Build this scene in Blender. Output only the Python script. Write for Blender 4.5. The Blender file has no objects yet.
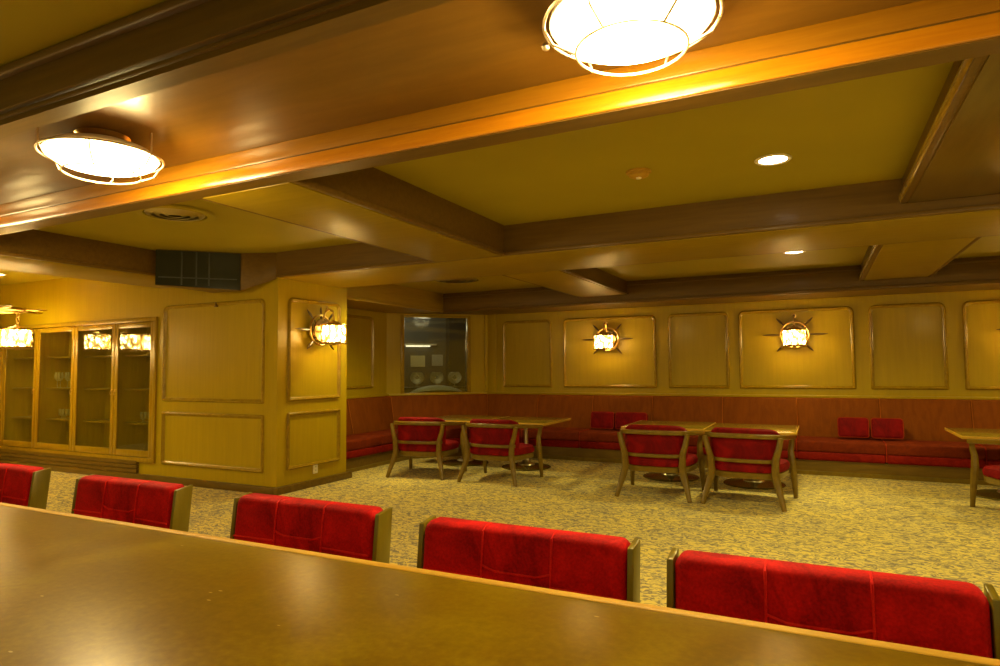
import bpy, bmesh, math, random
from mathutils import Vector, Matrix
random.seed(7)
S = bpy.context.scene
COL = S.collection
PI = math.pi

# ------------------------------------------------------------------ camera
EYE = 1.47
cam_d = bpy.data.cameras.new('camera')
cam = bpy.data.objects.new('camera', cam_d)
COL.objects.link(cam)
AX = Vector((0.89509552, 0.03168102, -0.44474748))   # world X in (right, up, forward)
AY = Vector((0.44580052, -0.04542905, 0.8939788))
AZ = Vector((-0.0081177, 0.99846508, 0.05478675))
right = Vector((AX[0], AY[0], AZ[0])); up = Vector((AX[1], AY[1], AZ[1])); fwd = Vector((AX[2], AY[2], AZ[2]))
m = Matrix((right, up, -fwd)).transposed().to_4x4()
m.translation = Vector((0, 0, EYE))
cam.matrix_world = m
cam_d.sensor_width = 36.0
cam_d.lens = 36.0 * 639.16 / 1000.0
cam_d.clip_start = 0.02
S.camera = cam

# ------------------------------------------------------------------ exposure, world
S.view_settings.view_transform = 'Standard'
S.view_settings.look = 'None'
S.view_settings.exposure = 0.24
S.view_settings.gamma = 1.0
S.view_settings.use_curve_mapping = False
W = bpy.data.worlds.new('world'); S.world = W; W.use_nodes = True
W.node_tree.nodes['Background'].inputs[0].default_value = (1.0, 0.84, 0.26, 1)
W.node_tree.nodes['Background'].inputs[1].default_value = 0.34

# ------------------------------------------------------------------ lamps without a visible body of their own
WARM = (1.0, 0.82, 0.34)
def light(name, kind, loc, energy, color=WARM, **kw):
    d = bpy.data.lights.new(name, kind); d.energy = energy; d.color = color
    for k, v in kw.items(): setattr(d, k, v)
    o = bpy.data.objects.new(name, d); COL.objects.link(o); o.location = loc
    return o

# ------------------------------------------------------------------ materials
def nodes(name):
    mt = bpy.data.materials.new(name); mt.use_nodes = True
    nt = mt.node_tree; return mt, nt, nt.nodes['Principled BSDF']
def ramp(nt, fac, stops):
    r = nt.nodes.new('ShaderNodeValToRGB'); e = r.color_ramp.elements
    while len(e) < len(stops): e.new(0.5)
    for i, (p, c) in enumerate(stops): e[i].position = p; e[i].color = (*c, 1)
    nt.links.new(fac, r.inputs[0]); return r.outputs[0]
def coords(nt, scale, rot=(0, 0, 0)):
    tc = nt.nodes.new('ShaderNodeTexCoord'); mp = nt.nodes.new('ShaderNodeMapping')
    mp.inputs['Scale'].default_value = scale; mp.inputs['Rotation'].default_value = rot
    nt.links.new(tc.outputs['Object'], mp.inputs[0]); return mp.outputs[0]
def noise(nt, vec, scale=5, detail=4, rough=.5, dist=0):
    n = nt.nodes.new('ShaderNodeTexNoise'); n.inputs['Scale'].default_value = scale
    n.inputs['Detail'].default_value = detail; n.inputs['Roughness'].default_value = rough
    n.inputs['Distortion'].default_value = dist
    nt.links.new(vec, n.inputs['Vector']); return n.outputs[0]
def bump(nt, bs, h, strength=.2, dist=.01):
    b = nt.nodes.new('ShaderNodeBump'); b.inputs['Strength'].default_value = strength; b.inputs['Distance'].default_value = dist
    nt.links.new(h, b.inputs['Height']); nt.links.new(b.outputs[0], bs.inputs['Normal'])
def wood(name, dark, lite, scale=(14, 14, .7), rough=.4, coat=0.0):
    mt, nt, bs = nodes(name)
    v = coords(nt, scale)
    n = noise(nt, v, 3.0, 6, .6, .4)
    nt.links.new(ramp(nt, n, [(.3, dark), (.7, lite)]), bs.inputs['Base Color'])
    bs.inputs['Roughness'].default_value = rough; bs.inputs['Coat Weight'].default_value = coat
    bs.inputs['Coat Roughness'].default_value = .14; bs.inputs['Specular IOR Level'].default_value = .3
    bump(nt, bs, n, .06, .004)
    return mt
def plain(name, col, rough=.5, metal=0.0, **kw):
    mt, nt, bs = nodes(name)
    bs.inputs['Base Color'].default_value = (*col, 1); bs.inputs['Roughness'].default_value = rough
    bs.inputs['Metallic'].default_value = metal
    for k, v in kw.items(): bs.inputs[k].default_value = v
    return mt
def velvet(name, dark, lite, rough=.75, sc=(1, 1, 1)):
    mt, nt, bs = nodes(name)
    v = coords(nt, sc)
    n1 = noise(nt, v, 5.0, 4, .6, 1.2); n2 = noise(nt, v, 160, 2, .5)
    mx = nt.nodes.new('ShaderNodeMath'); mx.operation = 'MULTIPLY_ADD'; mx.inputs[1].default_value = .35
    nt.links.new(n2, mx.inputs[0]); nt.links.new(n1, mx.inputs[2])
    nt.links.new(ramp(nt, mx.outputs[0], [(.52, dark), (.82, lite)]), bs.inputs['Base Color'])
    bs.inputs['Roughness'].default_value = rough
    bs.inputs['Sheen Weight'].default_value = .22; bs.inputs['Sheen Roughness'].default_value = .35
    bs.inputs['Sheen Tint'].default_value = (*[min(1, c * 1.6) for c in lite], 1)
    bs.inputs['Specular IOR Level'].default_value = .15
    bump(nt, bs, n2, .25, .002)
    return mt
def emit(name, col, strength):
    mt, nt, bs = nodes(name)
    bs.inputs['Base Color'].default_value = (*col, 1)
    bs.inputs['Emission Color'].default_value = (*col, 1); bs.inputs['Emission Strength'].default_value = strength
    return mt

M = {}
M['wall'] = wood('wall_veneer', (.375, .252, .001), (.425, .288, .002), (9, 9, .5), .42, .06)
M['mould'] = wood('moulding_wood', (.26, .155, .003), (.36, .22, .005), (6, 6, 6), .25, .5)
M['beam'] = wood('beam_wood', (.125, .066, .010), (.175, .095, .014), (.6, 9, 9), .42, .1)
M['soffit_lit'] = wood('lit_soffit_wood', (.27, .18, .002), (.33, .22, .003), (.8, 7, 7), .44, .05)  # lighter than the beam sides: floor bounce put into the underside colour
M['browny'] = wood('brown_soffit_veneer', (.13, .078, .010), (.17, .105, .014), (7, .8, 7), .34, .2)
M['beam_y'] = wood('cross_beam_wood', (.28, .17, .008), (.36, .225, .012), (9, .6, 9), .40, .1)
M['fascia'] = wood('lit_fascia_wood', (.46, .16, .003), (.58, .235, .005), (.8, 14, 14), .30, 1.0)  # bright orange: lamp glow put into the colour of the board
M['fascia_dim'] = wood('dim_fascia_wood', (.27, .11, .004), (.34, .15, .006), (.8, 14, 14), .32, .8)  # dimmer copy of the fascia wood, weaker lamp glow put into the colour
M['tray'] = wood('soffit_wood', (.14, .066, .007), (.18, .088, .010), (.8, 5, 5), .38, .15)
M['base'] = wood('baseboard_wood', (.11, .06, .006), (.17, .095, .010), (1, 6, 6), .35, .2)
M['cab'] = wood('cabinet_wood', (.27, .155, .003), (.37, .225, .005), (8, 8, .8), .32, .3)
M['cabin'] = wood('cabinet_inner_wood', (.32, .21, .010), (.44, .30, .014), (8, 8, .6), .5)
M['frame'] = wood('chair_wood', (.135, .080, .005), (.20, .122, .008), (5, 5, 5), .28, .7)
M['shell'] = wood('bar_chair_wood', (.13, .095, .004), (.20, .15, .007), (6, 6, 1.2), .35, .3)
M['table'] = wood('table_laminate', (.17, .10, .010), (.24, .15, .015), (1.5, 10, 8), .22, .3)
M['edge'] = wood('bar_edge_wood', (.45, .24, .02), (.58, .34, .03), (1, 10, 10), .5, .0)
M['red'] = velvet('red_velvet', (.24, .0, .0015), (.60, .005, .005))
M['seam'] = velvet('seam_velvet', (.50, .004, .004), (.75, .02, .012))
M['redchair'] = velvet('dark_red_velvet', (.12, .0, .002), (.24, .002, .004))
M['redseat'] = velvet('bench_seat_velvet', (.16, .003, .001), (.24, .008, .002), sc=(2, 2, 2))
M['rust'] = velvet('lit_bench_back_velvet', (.17, .040, .001), (.225, .056, .0015), sc=(2.5, 2.5, .4))  # rust tone: yellow lamplight on red velvet put into the colour
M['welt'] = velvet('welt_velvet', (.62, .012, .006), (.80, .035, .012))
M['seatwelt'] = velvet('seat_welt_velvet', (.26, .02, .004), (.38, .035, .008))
M['rustseat'] = velvet('bench_top_velvet', (.13, .014, .001), (.18, .022, .002), sc=(2, 2, 2))
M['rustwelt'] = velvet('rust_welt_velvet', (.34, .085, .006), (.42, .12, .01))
M['brass'] = plain('aged_brass', (.62, .40, .12), .28, 1.0)
M['spoke'] = plain('dark_spoke_wood', (.07, .035, .006), .3)
M['bronze'] = plain('dark_bronze', (.20, .13, .05), .35, 1.0)
M['steel'] = plain('brushed_steel', (.62, .55, .38), .3, 1.0)
M['basedisc'] = plain('dark_table_base', (.16, .12, .02), .22, .6)
M['white'] = plain('cream_plastic', (.78, .70, .50), .4)
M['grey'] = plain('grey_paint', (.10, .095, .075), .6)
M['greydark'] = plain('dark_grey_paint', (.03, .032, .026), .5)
M['paper'] = plain('notice_paper', (.62, .55, .28), .7)
M['paperpale'] = plain('pale_paper', (.42, .42, .34), .7)
M['cloth'] = plain('silver_blue_cloth', (.42, .50, .52), .55)
M['wire'] = plain('lamp_wire', (.75, .62, .42), .35, .9)

mt, nt, bs = nodes('ceiling_paint')
v = coords(nt, (1, 1, 1)); n = noise(nt, v, 1.2, 3, .5)
nt.links.new(ramp(nt, n, [(.3, (.37, .295, .005)), (.7, (.41, .325, .007))]), bs.inputs['Base Color'])
bs.inputs['Roughness'].default_value = .55; M['ceil'] = mt

mt, nt, bs = nodes('bar_top_surface')
v = coords(nt, (1, 1, 1)); n1 = noise(nt, v, 2.2, 4, .6, .8); n2 = noise(nt, v, 55, 4, .65)
mx = nt.nodes.new('ShaderNodeMath'); mx.operation = 'MULTIPLY_ADD'; mx.inputs[1].default_value = .6
nt.links.new(n2, mx.inputs[0]); nt.links.new(n1, mx.inputs[2])
base = ramp(nt, mx.outputs[0], [(.55, (.105, .054, .0003)), (.78, (.155, .090, .0005)), (1.0, (.21, .14, .001))])
vo = nt.nodes.new('ShaderNodeTexVoronoi'); vo.inputs['Scale'].default_value = 7
vs = coords(nt, (1, 2.5, 1), (0, 0, .5)); nt.links.new(vs, vo.inputs['Vector'])
chip = ramp(nt, vo.outputs['Distance'], [(.028, (1, 1, 1)), (.05, (0, 0, 0))])
mc = nt.nodes.new('ShaderNodeMix'); mc.data_type = 'RGBA'
nt.links.new(chip, mc.inputs[0]); nt.links.new(base, mc.inputs[6]); mc.inputs[7].default_value = (.45, .36, .16, 1)
nt.links.new(mc.outputs[2], bs.inputs['Base Color'])
rr = nt.nodes.new('ShaderNodeMapRange'); rr.inputs[3].default_value = .24; rr.inputs[4].default_value = .36; bs.inputs['Specular IOR Level'].default_value = .10
nt.links.new(n1, rr.inputs[0]); nt.links.new(rr.outputs[0], bs.inputs['Roughness'])
bump(nt, bs, n2, .04, .001); M['bar'] = mt

mt, nt, bs = nodes('carpet')
v = coords(nt, (1, 1, 1)); 
dn = nt.nodes.new('ShaderNodeTexNoise'); dn.inputs['Scale'].default_value = 9; nt.links.new(v, dn.inputs['Vector'])
mixv = nt.nodes.new('ShaderNodeMix'); mixv.data_type = 'RGBA'; mixv.inputs[0].default_value = .12
nt.links.new(v, mixv.inputs[6]); nt.links.new(dn.outputs['Color'], mixv.inputs[7])
mp = nt.nodes.new('ShaderNodeMapping'); mp.inputs['Scale'].default_value = (21, 44, 21); mp.inputs['Rotation'].default_value = (0, 0, .35)
nt.links.new(mixv.outputs[2], mp.inputs[0])
n1 = noise(nt, mp.outputs[0], 1.0, 1.5, .5, 1.2); n2 = noise(nt, v, 2.2, 3, .5); n3 = noise(nt, v, 240, 2, .5)
c1 = ramp(nt, n1, [(.43, (.25, .205, .14)), (.48, (.45, .36, .17)), (.55, (.72, .555, .16))])
c2 = ramp(nt, n2, [(.35, (.86, .88, 1.0)), (.65, (1.0, 1.0, .9))])
mm = nt.nodes.new('ShaderNodeMix'); mm.data_type = 'RGBA'; mm.blend_type = 'MULTIPLY'; mm.inputs[0].default_value = 1
nt.links.new(c1, mm.inputs[6]); nt.links.new(c2, mm.inputs[7]); nt.links.new(mm.outputs[2], bs.inputs['Base Color'])
bs.inputs['Roughness'].default_value = .95; bs.inputs['Specular IOR Level'].default_value = .1
bump(nt, bs, n3, .5, .004); M['carpet'] = mt

mt, nt, bs = nodes('clear_glass')
bs.inputs['Base Color'].default_value = (.96, .97, .9, 1); bs.inputs['Roughness'].default_value = .03
bs.inputs['Transmission Weight'].default_value = 1; bs.inputs['IOR'].default_value = 1.45; M['glass'] = mt
# thin pane: mostly see-through with a mirror-like reflection
mt = bpy.data.materials.new('pane_glass'); mt.use_nodes = True; nt = mt.node_tree
for x in list(nt.nodes): nt.nodes.remove(x)
out = nt.nodes.new('ShaderNodeOutputMaterial'); tr = nt.nodes.new('ShaderNodeBsdfTransparent'); gl = nt.nodes.new('ShaderNodeBsdfGlossy')
tr.inputs[0].default_value = (.88, .9, .78, 1); gl.inputs['Roughness'].default_value = .04
ms = nt.nodes.new('ShaderNodeMixShader'); ms.inputs[0].default_value = .14
nt.links.new(tr.outputs[0], ms.inputs[1]); nt.links.new(gl.outputs[0], ms.inputs[2]); nt.links.new(ms.outputs[0], out.inputs[0]); M['pane'] = mt

# drinking glasses: thin clear shells with bright edges
mt = bpy.data.materials.new('glassware'); mt.use_nodes = True; nt = mt.node_tree
for x in list(nt.nodes): nt.nodes.remove(x)
out = nt.nodes.new('ShaderNodeOutputMaterial'); tr = nt.nodes.new('ShaderNodeBsdfTransparent'); gl = nt.nodes.new('ShaderNodeBsdfGlossy'); df = nt.nodes.new('ShaderNodeBsdfTranslucent')
gl.inputs['Roughness'].default_value = .08; df.inputs[0].default_value = (.9, .88, .7, 1); tr.inputs[0].default_value = (.96, .97, .9, 1)
m1 = nt.nodes.new('ShaderNodeMixShader'); m1.inputs[0].default_value = .6
nt.links.new(gl.outputs[0], m1.inputs[1]); nt.links.new(df.outputs[0], m1.inputs[2])
fr = nt.nodes.new('ShaderNodeFresnel'); fr.inputs[0].default_value = 3.4
ms = nt.nodes.new('ShaderNodeMixShader'); nt.links.new(fr.outputs[0], ms.inputs[0])
nt.links.new(tr.outputs[0], ms.inputs[1]); nt.links.new(m1.outputs[0], ms.inputs[2]); nt.links.new(ms.outputs[0], out.inputs[0]); M['glass'] = mt
M['dome'] = emit('lit_dome_glass', (1.0, .80, .45), 22)
mt, nt, bs = nodes('lit_crystal_shade')
vv = nt.nodes.new('ShaderNodeTexVoronoi'); vv.inputs['Scale'].default_value = 22
nt.links.new(coords(nt, (1, 1, .6)), vv.inputs['Vector'])
bs.inputs['Base Color'].default_value = (1, .8, .4, 1)
nt.links.new(ramp(nt, vv.outputs['Distance'], [(.1, (1.0, .80, .40)), (.6, (1.0, .62, .12))]), bs.inputs['Emission Color'])
mr = nt.nodes.new('ShaderNodeMapRange'); mr.inputs[1].default_value = .05; mr.inputs[2].default_value = .6; mr.inputs[3].default_value = 115; mr.inputs[4].default_value = 1.5
nt.links.new(vv.outputs['Distance'], mr.inputs[0]); nt.links.new(mr.outputs[0], bs.inputs['Emission Strength']); M['shade'] = mt
m2 = mt.copy(); m2.name = 'lit_crystal_shade_soft'; M['shade_soft'] = m2
for x in m2.node_tree.nodes:
    if x.type == 'MAP_RANGE': x.inputs[3].default_value = 70
M['down'] = emit('lit_downlight', (1.0, .88, .66), 14)
M['tube'] = emit('lit_streak_tube', (1.0, .93, .75), 1.6)

# ------------------------------------------------------------------ mesh helpers
class MB:
    def __init__(s): s.bm = bmesh.new()
    def box(s, x0, x1, y0, y1, z0, z1, bev=0, seg=2):
        b = bmesh.new(); r = bmesh.ops.create_cube(b, size=1)
        for v in b.verts: v.co = Vector(((x0 + x1) / 2 + v.co.x * (x1 - x0), (y0 + y1) / 2 + v.co.y * (y1 - y0), (z0 + z1) / 2 + v.co.z * (z1 - z0)))
        if bev: bmesh.ops.bevel(b, geom=b.edges[:], offset=bev, segments=seg, affect='EDGES', profile=.5)
        s.merge(b); return s
    def loft(s, pb, pt, bev=0, seg=2, keep=None):
        """closed solid between bottom polygon pb and top polygon pt (lists of (x,y,z))"""
        b = bmesh.new(); n = len(pb)
        lo = [b.verts.new(p) for p in pb]; hi = [b.verts.new(p) for p in pt]
        b.faces.new(lo[::-1]); b.faces.new(hi)
        for i in range(n): b.faces.new((lo[i], lo[(i + 1) % n], hi[(i + 1) % n], hi[i]))
        bmesh.ops.recalc_face_normals(b, faces=b.faces)
        if bev: bmesh.ops.bevel(b, geom=b.edges[:], offset=bev, segments=seg, affect='EDGES', profile=.5)
        s.merge(b); return s
    def prism(s, poly, z0, z1, bev=0, seg=2):
        return s.loft([(x, y, z0) for x, y in poly], [(x, y, z1) for x, y in poly], bev, seg)
    def rings(s, rings, closed_u=True, caps=True, closed_v=False):
        b = s.bm; R = [[b.verts.new(p) for p in r] for r in rings]; n = len(R[0])
        pairs = list(zip(R, R[1:])) + ([(R[-1], R[0])] if closed_v else [])
        for a, c in pairs:
            for i in range(n if closed_u else n - 1):
                j = (i + 1) % n
                try: b.faces.new((a[i], a[j], c[j], c[i]))
                except ValueError: pass
        if caps and not closed_v:
            b.faces.new(R[0][::-1]); b.faces.new(R[-1])
        return s
    def lathe(s, prof, c=(0, 0, 0), n=24, mat=None):
        """prof: list of (r, z)"""
        rr = [[Vector((c[0] + max(r, 1e-4) * math.cos(2 * PI * i / n), c[1] + max(r, 1e-4) * math.sin(2 * PI * i / n), c[2] + z)) for i in range(n)] for r, z in prof]
        return s.rings(rr)
    def tube(s, pts, r, n=8, closed=False, ry=None):
        pts = [Vector(p) for p in pts]; R = []; k = len(pts)
        for i, p in enumerate(pts):
            a = pts[(i - 1) % k] if (closed or i) else p; c = pts[(i + 1) % k] if (closed or i < k - 1) else p
            t = (c - a).normalized()
            if i == 0: ref = Vector((0, 0, 1)) if abs(t.z) < .8 else Vector((0, 1, 0)); u = t.cross(ref)
            u = (u - t * u.dot(t)).normalized(); w = u.cross(t).normalized()
            rad = r[i] if isinstance(r, (list, tuple)) else r
            q = rad if ry is None else (ry[i] if isinstance(ry, (list, tuple)) else ry)
            R.append([p + u * rad * math.cos(2 * PI * j / n) + w * q * math.sin(2 * PI * j / n) for j in range(n)])
        return s.rings(R, closed_v=closed)
    def sweep(s, path, sec, closed=False):
        """path of (x,y,z); sec of (a,b): a outwards (right of travel), b up"""
        P = [Vector(p) for p in path]; k = len(P); R = []
        for i, p in enumerate(P):
            a = P[(i - 1) % k] if (closed or i) else p; c = P[(i + 1) % k] if (closed or i < k - 1) else p
            t = (c - a); t.z = 0; t.normalize(); nrm = Vector((t.y, -t.x, 0))
            R.append([p + nrm * q[0] + Vector((0, 0, q[1])) for q in sec])
        return s.rings(R, closed_v=closed)
    def merge(s, b):
        mp = {v: s.bm.verts.new(v.co) for v in b.verts}
        for f in b.faces:
            try: s.bm.faces.new([mp[v] for v in f.verts])
            except ValueError: pass
        b.free()
    def move(s, mtx):
        bmesh.ops.transform(s.bm, matrix=mtx, verts=s.bm.verts); return s
    def build(s, name, mat, parent=None, smooth=True):
        bmesh.ops.recalc_face_normals(s.bm, faces=s.bm.faces)
        me = bpy.data.meshes.new(name); s.bm.to_mesh(me); s.bm.free()
        me.materials.append(M[mat] if isinstance(mat, str) else mat)
        if smooth:
            for p in me.polygons: p.use_smooth = True
            me.set_sharp_from_angle(angle=math.radians(38))
        o = bpy.data.objects.new(name, me); COL.objects.link(o)
        if parent: o.parent = parent
        return o
def rrect_section(hw, hh, r, n=3, ca=0, cb=0):
    out = []
    for cx, cy, a0 in ((hw - r, hh - r, 0), (-hw + r, hh - r, 90), (-hw + r, -hh + r, 180), (hw - r, -hh + r, 270)):
        for i in range(n + 1):
            a = math.radians(a0 + 90 * i / n); out.append((ca + cx + r * math.cos(a), cb + cy + r * math.sin(a)))
    return out
def tag(o, label=None, cat=None, group=None, kind=None):
    if label: o['label'] = label
    if cat: o['category'] = cat
    if group: o['group'] = group
    if kind: o['kind'] = kind
    return o
def struct(o): o['kind'] = 'structure'; return o
def empty(name, loc=(0, 0, 0), rz=0):
    o = bpy.data.objects.new(name, None); COL.objects.link(o); o.location = loc; o.rotation_euler = (0, 0, rz); o.empty_display_size = .1
    return o
def copy_tree(o, parent=None):
    c = o.copy(); COL.objects.link(c)
    if parent: c.parent = parent
    for ch in [x for x in KIDS(o)]: copy_tree(ch, c)
    return c
def KIDS(o): return [x for x in bpy.data.objects if x.parent == o]
def B(*a, **k): return MB().box(*a, **k)

# ================================================================== THE SETTING
ZB = 2.58      # underside of the beams
ZC = 2.88      # coffer ceiling, first bay
ZD = 2.79      # coffer ceiling, second bay
RX = 6.2       # right hand wall
struct(B(-12.4, RX + .1, -2.2, 12.2, -.1, 0).build('floor', 'carpet'))
struct(B(-12.4, RX + .1, 2.70, 6.0, ZC, ZC + .1).build('ceiling', 'ceil'))
struct(B(-7.2, RX + .1, 6.0, 10.7, ZD, ZD + .1).build('ceiling', 'ceil'))
struct(B(-12.4, RX + .1, -2.2, 1.52, 2.80, 2.98).build('ceiling', 'ceil'))
struct(B(-12.4, RX + .1, 1.52, 2.70, 2.765, 2.98).build('ceiling', 'tray'))
# near beam with its stepped face, over the bar
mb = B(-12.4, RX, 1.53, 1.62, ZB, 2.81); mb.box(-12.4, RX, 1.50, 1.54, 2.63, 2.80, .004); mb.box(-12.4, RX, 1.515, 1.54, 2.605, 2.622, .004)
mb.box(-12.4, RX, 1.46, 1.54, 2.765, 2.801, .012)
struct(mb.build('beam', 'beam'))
# header fascia beyond the overhead lamps
struct(B(-12.4, RX, 2.66, 2.795, ZB, 2.9).build('beam', 'beam'))  # darker wood than the boards: shade of the underside put into the colour
struct(B(-12.4, RX, 2.645, 2.662, ZB + .004, 2.664, .005).build('beam_board', 'fascia'))
struct(B(-12.4, RX, 2.65, 2.662, 2.672, 2.766, .004).build('beam_board', 'fascia_dim'))
# main beam A
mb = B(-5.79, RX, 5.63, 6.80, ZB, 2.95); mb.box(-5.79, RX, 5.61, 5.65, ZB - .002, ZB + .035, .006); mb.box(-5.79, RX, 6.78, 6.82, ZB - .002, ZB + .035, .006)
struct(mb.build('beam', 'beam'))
struct(B(-5.785, RX, 5.66, 6.77, ZB - .006, ZB + .01, .003).build('beam_soffit', 'soffit_lit'))
# cross beams
def cross(x0, x1, y0, y1, top, cove=False, sof='soffit_lit', ZB=ZB):
    mb = B(x0, x1, y0, y1, ZB + .004, top + .02)
    mb.box(x0 - .018, x0 + .02, y0, y1, ZB, ZB + .04, .008); mb.box(x1 - .02, x1 + .018, y0, y1, ZB, ZB + .04, .008)
    if cove:
        b2 = MB(); b2.tube([(x0 - .004, y0, ZB + .035), (x0 - .004, y1, ZB + .035)], .032, 14); struct(b2.build('beam_moulding', 'mould'))
        mb.box(x0 - .012, x0 + .02, y0, y1, ZB + .09, ZB + .11, .006)
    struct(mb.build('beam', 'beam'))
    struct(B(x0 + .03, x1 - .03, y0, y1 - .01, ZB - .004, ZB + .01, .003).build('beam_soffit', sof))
cross(-3.55, -2.745, 2.79, 5.62, ZC); cross(.61, 1.46, 2.74, 5.62, ZC, True, 'browny', 2.685); cross(4.45, 5.25, 2.74, 5.62, ZC)
cross(-7.88, -6.92, 2.74, 5.66, ZC)
cross(-3.36, -2.60, 6.81, 9.61, ZD); cross(.54, 1.30, 6.81, 9.61, ZD, True); cross(4.45, 5.25, 6.81, 9.61, ZD)
# fascias round the seating
mb = B(-6.9, RX, 9.62, 10.6, 2.46, 2.90); mb.box(-6.9, RX, 9.60, 9.64, 2.452, 2.50, .008); mb.box(-6.9, RX, 9.605, 9.63, 2.72, 2.76, .008)
struct(mb.build('beam', 'beam'))
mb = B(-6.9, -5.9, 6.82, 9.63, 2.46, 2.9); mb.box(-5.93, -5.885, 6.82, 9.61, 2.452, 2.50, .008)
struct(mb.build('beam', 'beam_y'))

# back wall and its cap rail
struct(B(-5.48, RX + .1, 10.5, 10.62, 0, 2.6).build('wall_back', 'wall'))
struct(B(RX, RX + .12, -2.2, 10.6, 0, 3.0).build('wall_right', 'wall'))
struct(B(-6.92, -6.8, 6.85, 9.2, 0, 2.9).build('wall_left', 'wall'))
# diagonal wall with its window: local frame, u along the wall
DC = Vector((-5.48, 10.5, 0)); DU = Vector((-math.sqrt(.5), -math.sqrt(.5), 0)); DN = Vector((-math.sqrt(.5), math.sqrt(.5), 0))
DM = Matrix((DU, DN, Vector((0, 0, 1)))).transposed().to_4x4(); DM.translation = DC
dlen = 1.32 * math.sqrt(2); u0, u1, wz0, wz1 = .27 * 1.414, 1.11 * 1.414, 1.035, 2.40
mb = B(0, u0, 0, .1, 0, 2.6); mb.box(u1, dlen, 0, .1, 0, 2.6); mb.box(u0, u1, 0, .1, 0, wz0); mb.box(u0, u1, 0, .1, wz1, 2.6)
struct(mb.move(DM).build('wall_corner', 'wall'))
mb = B(u0 - .05, u0 + .015, -.02, .11, wz0 - .02, wz1 + .03, .006); mb.box(u1 - .015, u1 + .05, -.02, .11, wz0 - .02, wz1 + .03, .006)
mb.box(u0, u1, -.02, .11, wz0 - .03, wz0 + .012, .004); mb.box(u0, u1, -.02, .11, wz1 - .012, wz1 + .03, .004)
wf = struct(mb.move(DM).build('window_1', 'mould'))
p = B(u0, u1, .045, .051, wz0, wz1).move(DM).build('pane', 'pane', wf)
# service room beyond the window
mb = MB()
mb.box(-.3, 2.6, 2.2, 2.3, 0, 2.8); mb.box(-.4, -.3, .12, 2.2, 0, 2.8); mb.box(2.6, 2.7, .12, 2.2, 0, 2.8); mb.box(-.4, 2.7, .12, 2.3, 2.8, 2.9)
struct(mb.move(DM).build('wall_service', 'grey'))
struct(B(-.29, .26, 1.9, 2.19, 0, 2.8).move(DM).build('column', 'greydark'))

# cap rail and trims on the back wall
n_trim = 0
def trim(mb, mat='mould'):
    global n_trim
    n_trim += 1
    return struct(mb.build('trim_%d' % n_trim, mat))
trim(B(-5.46, RX, 10.44, 10.51, 1.0, 1.035, .006), 'wall')
trim(B(0, dlen, -.05, .01, 1.0, 1.03, .006).move(DM), 'wall')
trim(B(-6.81, -6.74, 6.92, 9.2, 1.0, 1.035, .006), 'wall')
trim(B(-.03, .06, -.03, .01, 1.03, 2.46, .008).move(DM), 'wall')
trim(B(-5.47, -5.30, 10.47, 10.51, 1.03, 2.46, .008), 'wall')

def panel(o, u, n, u0, u1, z0, z1, rt=.09, rb=.02, w=.05, d=.030):
    """picture-frame moulding on a wall: o origin, u along, n out of the wall"""
    o, u, n = Vector(o), Vector(u), Vector(n)
    prof = [(0, 0), (.004, .012), (w * .25, d * .9), (w * .45, d), (w * .62, d * .55), (w * .72, d * .55), (w * .88, d * .25), (w, .004), (w, 0)]
    R = []
    for off, h in prof:
        a0, a1, b0, b1 = u0 + off, u1 - off, z0 + off, z1 - off; pts = []
        for cx, cz, r, ang in ((a1, b1, rt, 0), (a0, b1, rt, 90), (a0, b0, rb, 180), (a1, b0, rb, 270)):
            r = max(.004, r - off * .6); sx = -1 if cx == a1 else 1; sz = -1 if cz == b1 else 1
            for i in range(6):
                t = math.radians(ang + 18 * i)
                pts.append(o + u * (cx + sx * r + r * math.cos(t)) + Vector((0, 0, cz + sz * r + r * math.sin(t))) + n * h)
        R.append(pts)
    mb = MB(); mb.rings(R, caps=False); trim(mb)
for a, b in ((-5.165, -4.2), (-3.99, -2.365), (-2.18, -1.24), (-1.10, .475), (.655, 1.575), (1.755, 3.33), (3.52, 4.42), (4.6, 6.0)):
    panel((0, 10.5, 0), (1, 0, 0), (0, -1, 0), a, b, 1.125, 2.325)
panel((-6.8, 0, 0), (0, 1, 0), (1, 0, 0), 7.1, 8.80, 1.15, 2.36)

# front-left block: cabinet wall and the pillar
CX0, CX1, CZ0, CZ1 = -11.75, -7.995, .275, 2.17
mb = B(CX1, -5.78, 5.65, 6.9, 0, 3.0); mb.box(-12.4, CX0, 5.65, 6.9, 0, 3.0); mb.box(CX0, CX1, 5.65, 6.9, CZ1, 3.0)
mb.box(CX0, CX1, 5.65, 6.9, 0, CZ0); mb.box(CX0, CX1, 6.25, 6.9, CZ0, CZ1)
struct(mb.build('wall_front', 'wall'))
struct(B(-12.5, -12.4, -2.2, 5.7, 0, 3.0).build('wall_far_left', 'wall'))
for z0, z1 in ((1.065, 2.34), (.235, .93)):
    panel((0, 5.65, 0), (1, 0, 0), (0, -1, 0), -7.83, -5.985, z0, z1, .08 if z1 > 2 else .02)
    panel((-5.78, 0, 0), (0, 1, 0), (1, 0, 0), 5.81, 6.76, z0 + .02, z1 + .02, .08 if z1 > 2 else .02)
def base(name, *a): struct(B(*a, bev=.008).build(name, 'base'))
base('baseboard_front', -12.4, -5.765, 5.60, 5.66, 0, .085)
base('baseboard_pillar', -5.79, -5.72, 5.60, 6.96, 0, .085)
mb = MB()
for k in range(3): mb.box(-11.9, -8.3, 5.61, 5.66, .09 + .058 * k, .142 + .058 * k, .006)
trim(mb, 'base')
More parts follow.
